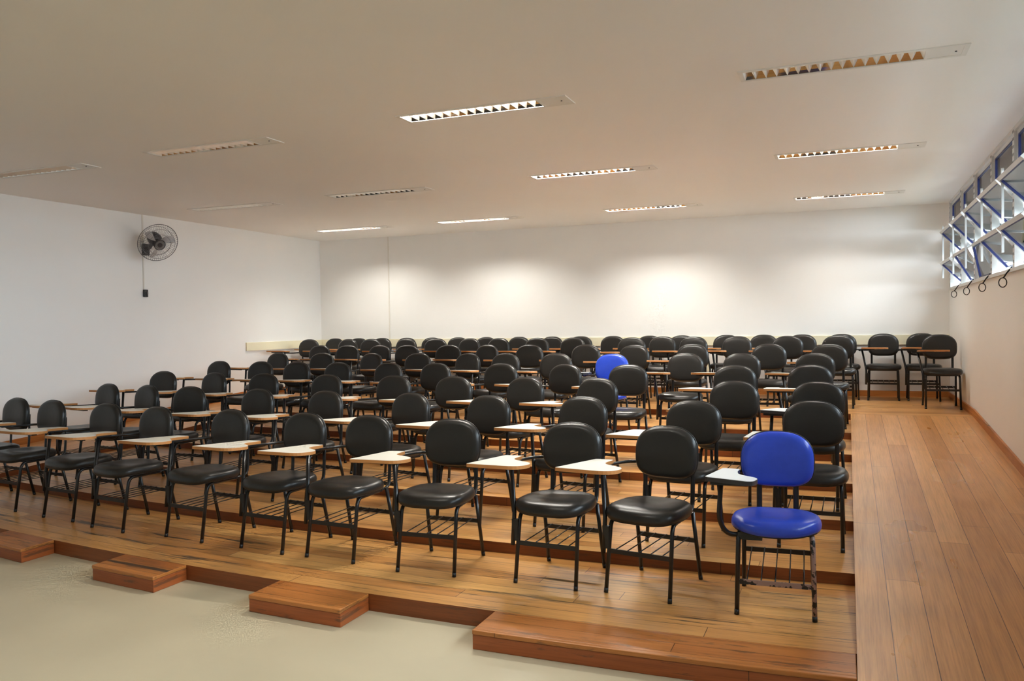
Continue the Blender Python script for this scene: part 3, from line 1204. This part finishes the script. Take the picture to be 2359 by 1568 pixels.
ROWS = {
    'A': [(-6.82, 4.92, -8), (-6.272, 4.827, -8), (-5.531, 4.717, -6.5), (-4.89, 4.593, -8.5), (-4.163, 4.56, -7.6), (-3.477, 4.503, -6.6), (-2.946, 4.47, -4.7), (-2.285, 4.412, 2.6), (-1.539, 4.427, -4), (-1.004, 4.41, -10.4), (-0.366, 4.344, 2.4)],
    'B': [(-6.707, 5.781, -11.6), (-6.132, 5.703, -13.8), (-5.515, 5.628, -0.3), (-4.712, 5.544, -7.0), (-3.996, 5.485, -9.4), (-3.192, 5.437, -11.6), (-2.491, 5.355, -8.4), (-1.778, 5.39, -7.1), (-0.987, 5.264, -7.0), (-0.236, 5.4, -0.7)],
    'C': [(-6.894, 6.712, -0.3), (-6.149, 6.621, -10.3), (-5.435, 6.547, -1.4), (-4.654, 6.478, -5.5), (-3.888, 6.426, -3.9), (-3.263, 6.393, -3.5), (-2.602, 6.37, -11.0), (-1.965, 6.356, -11.0), (-0.832, 6.209, -3.5), (-0.25, 6.224, -6)],
    'D': [(-7.018, 7.696, -5.6), (-6.343, 7.623, -3.7), (-5.794, 7.571, -1.5), (-5.231, 7.523, -6.2), (-4.571, 7.475, -7.6), (-3.987, 7.44, -5.8), (-3.232, 7.405, -2.8), (-2.576, 7.327, -15.7), (-1.9, 7.294, 0.9), (-0.949, 7.233, -2.3), (-0.32, 7.375, 1.7)],
    'E': [(-6.878, 8.615, -8.3), (-6.132, 8.547, -1.2), (-5.424, 8.493, -14.5), (-4.732, 8.443, -5.1), (-4.109, 8.415, -17), (-3.609, 8.387, -9.6), (-2.967, 8.362, 0.9), (-2.316, 8.198, -4.8), (-1.569, 8.338, -1.6), (-1.022, 8.338, -4.0), (-0.339, 8.346, -5.6)],
    'F': [(-6.996, 9.724, -4.0), (-6.482, 9.682, 3), (-5.971, 9.64, -6.0), (-5.505, 9.608, 0.6), (-4.86, 9.569, 3), (-4.359, 9.547, -15.3), (-3.715, 9.514, 0.3), (-2.982, 9.49, -2.5), (-2.324, 9.168, -7.4), (-1.696, 9.443, -4.2), (-0.834, 9.387, -0.6), (-0.219, 9.167, -2.8)],
    'G': [(-8.06, 10.984, 2.8), (-7.3, 10.902, -5.4), (-6.846, 10.861, -0.9), (-6.201, 10.808, -3.3), (-5.669, 10.77, 1.2), (-5.143, 10.736, -10), (-4.671, 10.709, -10), (-4.06, 10.678, -4.8), (-3.527, 10.657, -4.4), (-2.601, 10.314, 2), (-2.36, 10.99, -2.8), (-1.889, 10.621, -5.1), (-1.344, 10.717, -2.4), (-0.73, 10.62, -4.8), (-0.14, 10.62, -2), (0.975, 10.75, 0)],
    'H': [(-8.07, 11.711, 0), (-7.61, 11.714, 0), (-7.155, 11.711, 0), (-6.695, 11.712, 0), (-6.23, 11.712, 0), (-5.77, 11.714, -1), (-5.293, 11.714, -4), (-4.742, 11.713, -5.0), (-4.203, 11.714, -5), (-3.73, 11.712, 1), (-3.24, 11.711, -1), (-2.70, 11.72, -2.4), (-2.223, 11.711, -0.6), (-1.581, 11.712, 4.1), (-1.10, 11.702, -1), (-0.60, 11.62, -2), (-0.087, 11.712, 3), (0.40, 11.70, -2), (0.86, 11.72, -1)],
}
TIER = {'A': 0, 'B': 1, 'C': 2, 'D': 3, 'E': 4, 'F': 5, 'G': 6, 'H': 6}
ORD = ['', 'first', 'second', 'third', 'fourth', 'fifth', 'sixth', 'seventh', 'eighth', 'ninth', 'tenth']
WHERE = {'A': 'front row', 'B': 'second row', 'C': 'third row', 'D': 'fourth row', 'E': 'fifth row', 'F': 'sixth row',
         'G': 'seventh row', 'H': 'last row by the back wall'}
SPECIAL = {('A', 10): ('blue_worn', 'royal blue chair with a white tablet and chipped legs, front row beside the ramp'),
           ('E', 7): ('blue', 'royal blue chair surrounded by black ones in the fifth row'),
           ('A', 9): ('black', 'black vinyl chair beside the blue one in the front row'),
           ('A', 0): ('black', 'black vinyl chair cut by the left edge of the photo, front row'),
           ('C', 9): ('white_tablet', 'black vinyl chair with a dark-edged white tablet, third row beside the ramp'),
           ('H', 17): ('inset', 'black vinyl chair standing alone against the back wall above the ramp'),
           ('H', 18): ('inset', 'black vinyl chair against the back wall, half hidden by the corner chair'),
           ('G', 15): ('inset', 'black vinyl chair in the back right corner, touching the window wall')}


def chair_label(r, k):
    if (r, k) in SPECIAL:
        return SPECIAL[(r, k)]
    n = len(ROWS[r])
    if r == 'H':
        n -= 2
    if r == 'G':
        n -= 1
    a, b = k + 1, n - k
    if a == 1:
        p = 'leftmost of the ' + WHERE[r]
    elif b == 1:
        p = 'black chair nearest the ramp in the ' + WHERE[r]
        return 'black', 'black tablet-arm chair nearest the ramp, ' + WHERE[r]
    elif a <= b:
        p = ORD[a] + ' from the left in the ' + WHERE[r]
    else:
        p = ORD[b] + ' from the ramp side in the ' + WHERE[r]
    return 'black', 'black tablet-arm chair, ' + p


for r, L in ROWS.items():
    for k, (x, y, ro) in enumerate(L):
        style, lab = chair_label(r, k)
        make_chair(x, y, HP + TIER[r] * ST, ro, style, lab)

# ------------------------------------------------------------------ daylight
w = bpy.data.worlds.new('daylight')
SC.world = w
w.use_nodes = True
bg = w.node_tree.nodes['Background']
bg.inputs['Color'].default_value = (.80, .91, 1.0, 1)
bg.inputs['Strength'].default_value = SKY
# portal that guides sampling of the sky through the window band
pl = bpy.data.lights.new('window_portal', 'AREA')
pl.shape = 'RECTANGLE'
pl.size = ZC - ZSILL
pl.size_y = WY1 - WY0
pl.cycles.is_portal = True
po = bpy.data.objects.new('window_portal', pl)
COL.objects.link(po)
po.location = (XR + .14, (WY0 + WY1) / 2, (ZSILL + ZC) / 2)
po.rotation_euler = (0, PI / 2, 0)

# ------------------------------------------------------------------ camera
cam = bpy.data.cameras.new('camera')
co = bpy.data.objects.new('camera', cam)
COL.objects.link(co)
yw, pt, rl = math.radians(-21.978), math.radians(-1.093), math.radians(-.8423)
fwd = Vector((math.sin(yw) * math.cos(pt), math.cos(yw) * math.cos(pt), math.sin(pt)))
rt = Vector((math.cos(yw), -math.sin(yw), 0))
up = rt.cross(fwd)
rt2 = math.cos(rl) * rt + math.sin(rl) * up
up2 = -math.sin(rl) * rt + math.cos(rl) * up
m = Matrix((rt2, up2, -fwd)).transposed().to_4x4()
m.translation = Vector((-.0292, 0, 1.5108))
co.matrix_world = m
cam.sensor_width = 36
cam.lens = 36 * 1914.1 / 2359
cam.clip_start = .05
SC.camera = co

vs = SC.view_settings
vs.view_transform = 'Standard'
vs.look = 'None'
vs.exposure = 2.28
vs.gamma = 1
vs.use_curve_mapping = False
try:
    SC.cycles.use_denoising = True
    SC.cycles.diffuse_bounces = 10
    SC.cycles.glossy_bounces = 4
    SC.cycles.transparent_max_bounces = 16
    SC.cycles.max_bounces = 14
    SC.cycles.sample_clamp_indirect = 6
    SC.cycles.caustics_reflective = False
    SC.cycles.caustics_refractive = False
    SC.cycles.blur_glossy = 1.0
except Exception:
    pass
